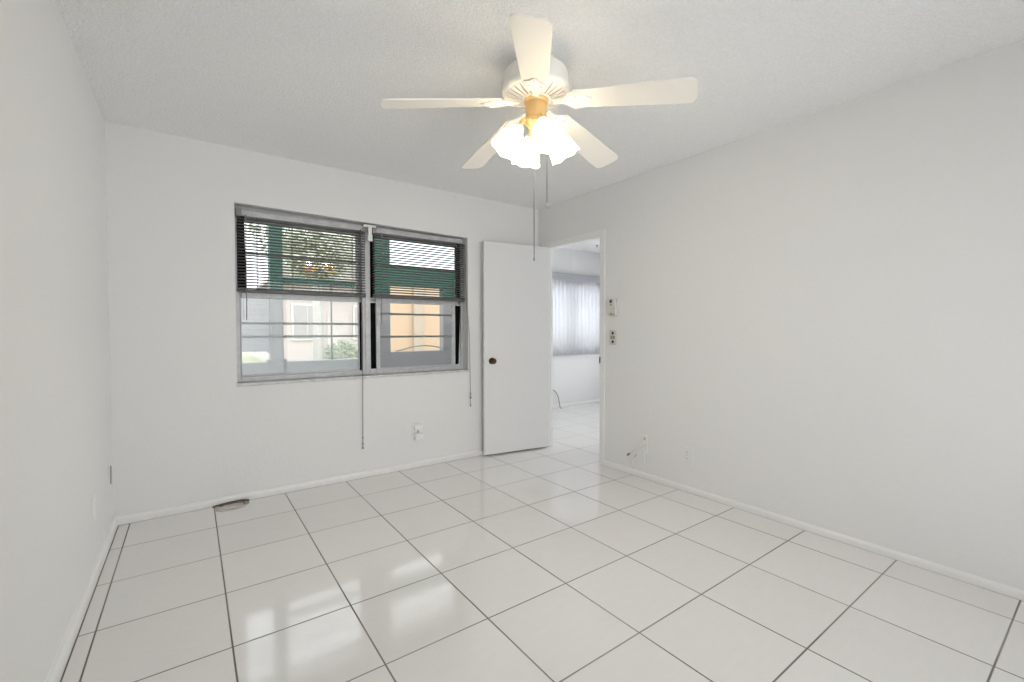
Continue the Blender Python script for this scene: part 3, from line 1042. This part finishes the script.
# ------------------------------------------------------------------ coil of cable on the floor
cc = thing('cable_coil', (0.52, 0.30, 0), 'flattened coil of beige cable on the floor against the baseboard', 'cable')
bm = B()
pts = []
for k in range(38):
    a = 2 * PI * k / 16
    lp = k / 16
    rx = 0.095 - 0.016 * lp + 0.008 * math.sin(k * 0.9)
    ry = 0.066 - 0.014 * lp + 0.005 * math.cos(k * 1.3)
    pts.append((0.525 + rx * math.cos(a), 0.292 + ry * math.sin(a), 0.0042 + 0.003 * lp + 0.001 * math.sin(a * 2 + lp)))
tube(bm, spline(pts, 4), 0.0027, 8)
link('cable', bm, CABLE, cc)
bm = B()
tube(bm, spline([(0.425, 0.358, 0.006), (0.450, 0.368, 0.008), (0.52, 0.369, 0.013), (0.59, 0.369, 0.014), (0.635, 0.362, 0.007)], 6), 0.0058, 8)
tube(bm, spline([(0.46, 0.360, 0.006), (0.53, 0.358, 0.007), (0.61, 0.355, 0.006)], 6), 0.005, 8)
link('cable_tie_bundle', bm, CABLED, cc)
bm = B()
box(bm, -0.016, 0.016, -0.008, 0.008, 0, 0.014, 0.003, Matrix.Translation((0.612, 0.305, 0.004)) @ Matrix.Rotation(0.3, 4, 'Z'))
link('plug', bm, GREYPL, cc)

# ------------------------------------------------------------------ adjoining room
vb = thing('vertical_blind', (5.4, Y2 - 0.06, 2.05), 'white vertical blind glowing with daylight in the room beyond the doorway', 'blind')
bm = B()
box(bm, 4.36, 6.5, Y2 - 0.085, Y2 - 0.02, 2.005, 2.050, 0.004)
link('headrail', bm, HEADRAIL, vb)
bm = B()
box(bm, 4.36, 6.5, Y2 - 0.092, Y2 - 0.086, 1.945, 2.040, 0.001)
link('valance', bm, VANE, vb)
bm = B()
n = 27
for i in range(n):
    x = 4.40 + i * 0.0785
    ang = math.radians(-14)
    for s in (0,):
        row = []
        for q in range(6):
            u = (q / 5 - 0.5) * 0.089
            cv = 0.006 * (1 - (2 * q / 5 - 1) ** 2)
            row.append((x + u * math.cos(ang) + cv * math.sin(ang), Y2 - 0.052 + u * math.sin(ang) - cv * math.cos(ang)))
        a = [bm.verts.new((px, py, 0.805)) for px, py in row]
        b = [bm.verts.new((px, py, 2.004)) for px, py in row]
        for q in range(5):
            f = bm.faces.new((a[q], a[q + 1], b[q + 1], b[q]))
            f.smooth = True
vo = link('vanes', bm, VANE, vb)
vo.modifiers.new('thick', 'SOLIDIFY').thickness = 0.0008
bm = B(); box(bm, 4.42, 6.48, Y2 - 0.03, Y2 + 0.1, 0.795, 0.825, 0.003)
o = link('window_sill_adjoining', bm, STONE); struct(o, 'pale window ledge below the vertical blind', 'sill')
bm = B(); box(bm, 5.135, 5.17, Y2 - 0.003, Y2, 2.055, ZC + 0.01, 0.002)
o = link('trim_2', bm, WALL2); struct(o, 'thin white batten above the vertical blind', 'trim')
bm = B()
tube(bm, spline([(4.70, Y2 - 0.02, 0.292), (4.745, Y2 - 0.022, 0.285), (4.80, Y2 - 0.024, 0.245), (4.846, Y2 - 0.026, 0.165), (4.862, Y2 - 0.03, 0.09), (4.868, Y2 - 0.05, 0.006), (4.872, Y2 - 0.08, 0.006)], 6), 0.006, 8)
tag(link('loose_cable', bm, GCABLE), 'grey cable curving down to the floor in the room beyond the doorway', 'cable')

# ------------------------------------------------------------------ outside: porch wall
PY = 1.638
bm = B()
box(bm, -0.9, 1.95, PY, PY + 0.16, -0.1, 0.880)
box(bm, 1.95, 3.9, PY, PY + 0.16, -0.1, 0.944)
struct(link('wall_porch', bm, PORCHG), 'low grey stucco wall of the porch outside the window')
bm = B(); box(bm, 0.4, 3.9, PY - 0.03, PY + 0.13, -0.12, -0.02)
bm.free()
pp = thing('porch_post', (1.005, PY, 0.88), 'square porch post outside, grey below and teal above', 'post')
bm = B(); box(bm, 0.946, 1.060, PY + 0.01, PY + 0.13, 0.880, 1.500, 0.006)
link('shaft', bm, PORCHG, pp)
bm = B(); box(bm, 0.946, 1.060, PY + 0.01, PY + 0.13, 1.500, 2.36, 0.006)
link('painted_top', bm, TEAL, pp)['label'] = 'teal painted upper part'
bm = B(); box(bm, 0.92, 1.085, PY + 0.002, PY + 0.145, 0.880, 0.905, 0.004)
link('base', bm, PORCHG, pp)
fr = thing('porch_partition', (2.5, PY, 0.944), 'grey and teal porch partition with a square opening outside the right window half', 'partition')
bm = B()
box(bm, 1.965, 2.141, PY + 0.02, PY + 0.12, 0.944, 1.50)
box(bm, 2.800, 3.60, PY + 0.02, PY + 0.12, 0.944, 1.50)
link('lower_panel', bm, PORCHG, fr)
bm = B()
box(bm, 1.965, 2.141, PY + 0.02, PY + 0.12, 1.50, 2.36)
box(bm, 2.800, 3.60, PY + 0.02, PY + 0.12, 1.50, 1.925)
box(bm, 2.141, 2.800, PY + 0.02, PY + 0.12, 1.692, 1.925)
link('upper_panel', bm, TEAL, fr)['label'] = 'teal painted upper panel'
bm = B(); box(bm, 1.060, 1.965, PY + 0.03, PY + 0.11, 1.656, 1.712, 0.004)
tag(link('porch_beam', bm, TEAL), 'slim teal rail joining the porch post to the partition', 'beam')
bm = B()
for i in range(15):
    z = 0.985 + i * 0.0345
    box(bm, -0.3, 0.944, PY + 0.055, PY + 0.075, z, z + 0.0352, 0.003)
box(bm, 0.92, 0.944, PY + 0.045, PY + 0.085, 0.97, 1.51)
tag(link('porch_screen', bm, SIDING), 'grey slatted screen beside the porch post outside', 'screen')
bm = B(); tube(bm, [(1.522, PY + 0.07, 0.880), (1.522, PY + 0.07, 1.66)], 0.0095, 10)
tag(link('porch_pole', bm, ALUD), 'thin dark upright pole standing on the low porch wall', 'pole')
bm = B()
tube(bm, spline([(2.22, PY + 0.06, 0.952), (2.30, PY + 0.06, 0.966), (2.40, PY + 0.06, 0.990), (2.53, PY + 0.06, 1.006), (2.66, PY + 0.06, 1.000), (2.77, PY + 0.06, 0.978)], 6), 0.0065, 8)
tag(link('garden_hose', bm, GREYPL), 'dark hose arching over the ledge of the porch opening', 'hose')

# ------------------------------------------------------------------ outside: garden and houses
bm = B(); box(bm, -30, 45, YB + 0.2, 60, -0.22, -0.12)
o = link('ground_lawn', bm, LAWN); struct(o, 'pale sunlit lawn outside', 'lawn')
bm = B(); box(bm, -20, 40, 6.6, 8.8, -0.121, -0.105)
o = link('driveway', bm, DRIVE); struct(o, 'pale concrete driveway across the lawn', 'driveway')

hb = thing('house', (5.0, 16.0, -0.12), 'pale pink house across the driveway', 'house')
bm = B(); box(bm, 3.0, 7.2, 16.0, 24.0, -0.12, 3.1)
link('wall', bm, PINK, hb)
bm = B()
prism(bm, [(2.7, 3.05), (7.5, 3.05), (6.2, 4.3), (4.0, 4.3)], 0, 9.2, Matrix(((1, 0, 0, 0), (0, 0, 1, 15.4), (0, 1, 0, 0), (0, 0, 0, 1))))
link('roof', bm, ROOFX, hb)
for x in (3.6, 5.95):
    bm = B(); box(bm, x - 0.08, x + 1.08, 15.93, 15.99, 0.82, 2.28, 0.01)
    f = link('window', bm, WHITEX, hb)
    bm = B(); box(bm, x, x + 0.48, 15.91, 15.925, 0.9, 2.2); box(bm, x + 0.52, x + 1.0, 15.91, 15.925, 0.9, 2.2)
    link('glass', bm, GLASSX, f)
bm = B(); box(bm, 4.85, 5.7, 15.94, 15.99, -0.12, 2.0, 0.01)
link('door', bm, DOORX, hb)

ob = thing('garage', (4.6, 5.5, -0.12), 'tan stucco garage wall close beyond the porch opening', 'garage')
bm = B(); box(bm, 3.42, 9.0, 5.5, 6.6, -0.12, 2.36)
link('wall', bm, ORANGE, ob)
bm = B(); box(bm, 3.36, 9.1, 5.38, 6.7, 2.36, 2.46, 0.01)
link('roof', bm, WHITEX, ob)
bm = B(); box(bm, 4.05, 4.27, 5.42, 5.495, -0.12, 2.36, 0.01)
link('downpipe', bm, TANGREY, ob)


def leaves(bm, c, rad, n, size):
    for _ in range(n):
        while True:
            p = Vector((random.uniform(-1, 1), random.uniform(-1, 1), random.uniform(-1, 1)))
            if 0.35 < p.length < 1:
                break
        q = Vector(c) + Vector((p.x * rad[0], p.y * rad[1], p.z * rad[2]))
        a = Vector((random.gauss(0, 1), random.gauss(0, 1), random.gauss(0, 1))).normalized()
        b = a.orthogonal().normalized()
        s = size * random.uniform(0.6, 1.3)
        vs = [bm.verts.new(q + a * s), bm.verts.new(q + b * s * 0.4 + a * s * 0.2), bm.verts.new(q - a * s), bm.verts.new(q - b * s * 0.4 + a * s * 0.2)]
        bm.faces.new(vs)


def tree(name, label, base, trunk_r, trunk_h, blobs, flowers=None):
    t = thing(name, base, label, 'tree')
    bm = B()
    b = Vector(base)
    tube(bm, [b, b + Vector((0.03, 0.02, trunk_h * 0.5)), b + Vector((0.0, 0.05, trunk_h))], [trunk_r * 1.15, trunk_r, trunk_r * 0.8], 12)
    link('trunk', bm, BARK, t)
    bm = B()
    for c, rad, n, size in blobs:
        leaves(bm, c, rad, n, size)
    link('foliage', bm, LEAF, t)
    if flowers:
        for cluster in flowers:
            bm = B()
            for c, rad, n, size in cluster:
                leaves(bm, c, rad, n, size)
            link('flower_cluster', bm, FLOWER, t)['label'] = 'orange blossoms'


tree('garden_tree', 'pale trunked tree standing in front of the pink house', (2.95, 8.9, -0.12), 0.13, 2.6,
     [((3.0, 8.9, 3.9), (1.6, 1.2, 1.5), 1500, 0.13)])
tree('flowering_tree', 'light green tree with orange blossoms behind the teal rail', (2.25, 5.6, -0.12), 0.05, 2.3,
     [((2.28, 5.6, 2.75), (0.66, 0.42, 0.62), 3200, 0.06), ((2.2, 5.6, 2.3), (0.45, 0.35, 0.3), 500, 0.055)],
     [[((2.07, 5.35, 2.30), (0.12, 0.08, 0.09), 26, 0.05)], [((2.36, 5.35, 2.31), (0.11, 0.08, 0.08), 22, 0.05)]])
for x, y, r, lab in ((3.75, 9.6, 0.55, 'round pale green shrub nearest the tree trunk outside'), (5.35, 10.4, 0.6, 'round pale green shrub farther along the driveway')):
    t = thing('garden_shrub', (x, y, -0.12), lab, 'shrub', 'shrubs along the driveway')
    bm = B(); leaves(bm, (x, y, 0.42), (r, r * 0.8, 0.52), 1100, 0.07)
    link('foliage', bm, HEDGEM, t)
    bm = B()
    for k in range(5):
        a = 2 * PI * k / 5
        tube(bm, [(x, y, -0.12), (x + 0.3 * math.cos(a), y + 0.3 * math.sin(a), 0.5)], 0.018, 6)
    link('stem', bm, BARK, t)

bm = B()
lathe(bm, [(0, 0), (0.018, 0), (0.016, -0.006), (0.006, -0.010), (0.006, -0.020), (0, -0.021)], c=(5.203, 1.42, ZC + 0.012), n=16)
tube(bm, spline([(5.203, 1.42, ZC - 0.006), (5.215, 1.42, ZC - 0.016), (5.210, 1.42, ZC - 0.030), (5.196, 1.42, ZC - 0.026)], 4), 0.003, 6)
tag(link('ceiling_hook', bm, GREYPL), 'small grey hook on the ceiling beyond the doorway', 'hook')
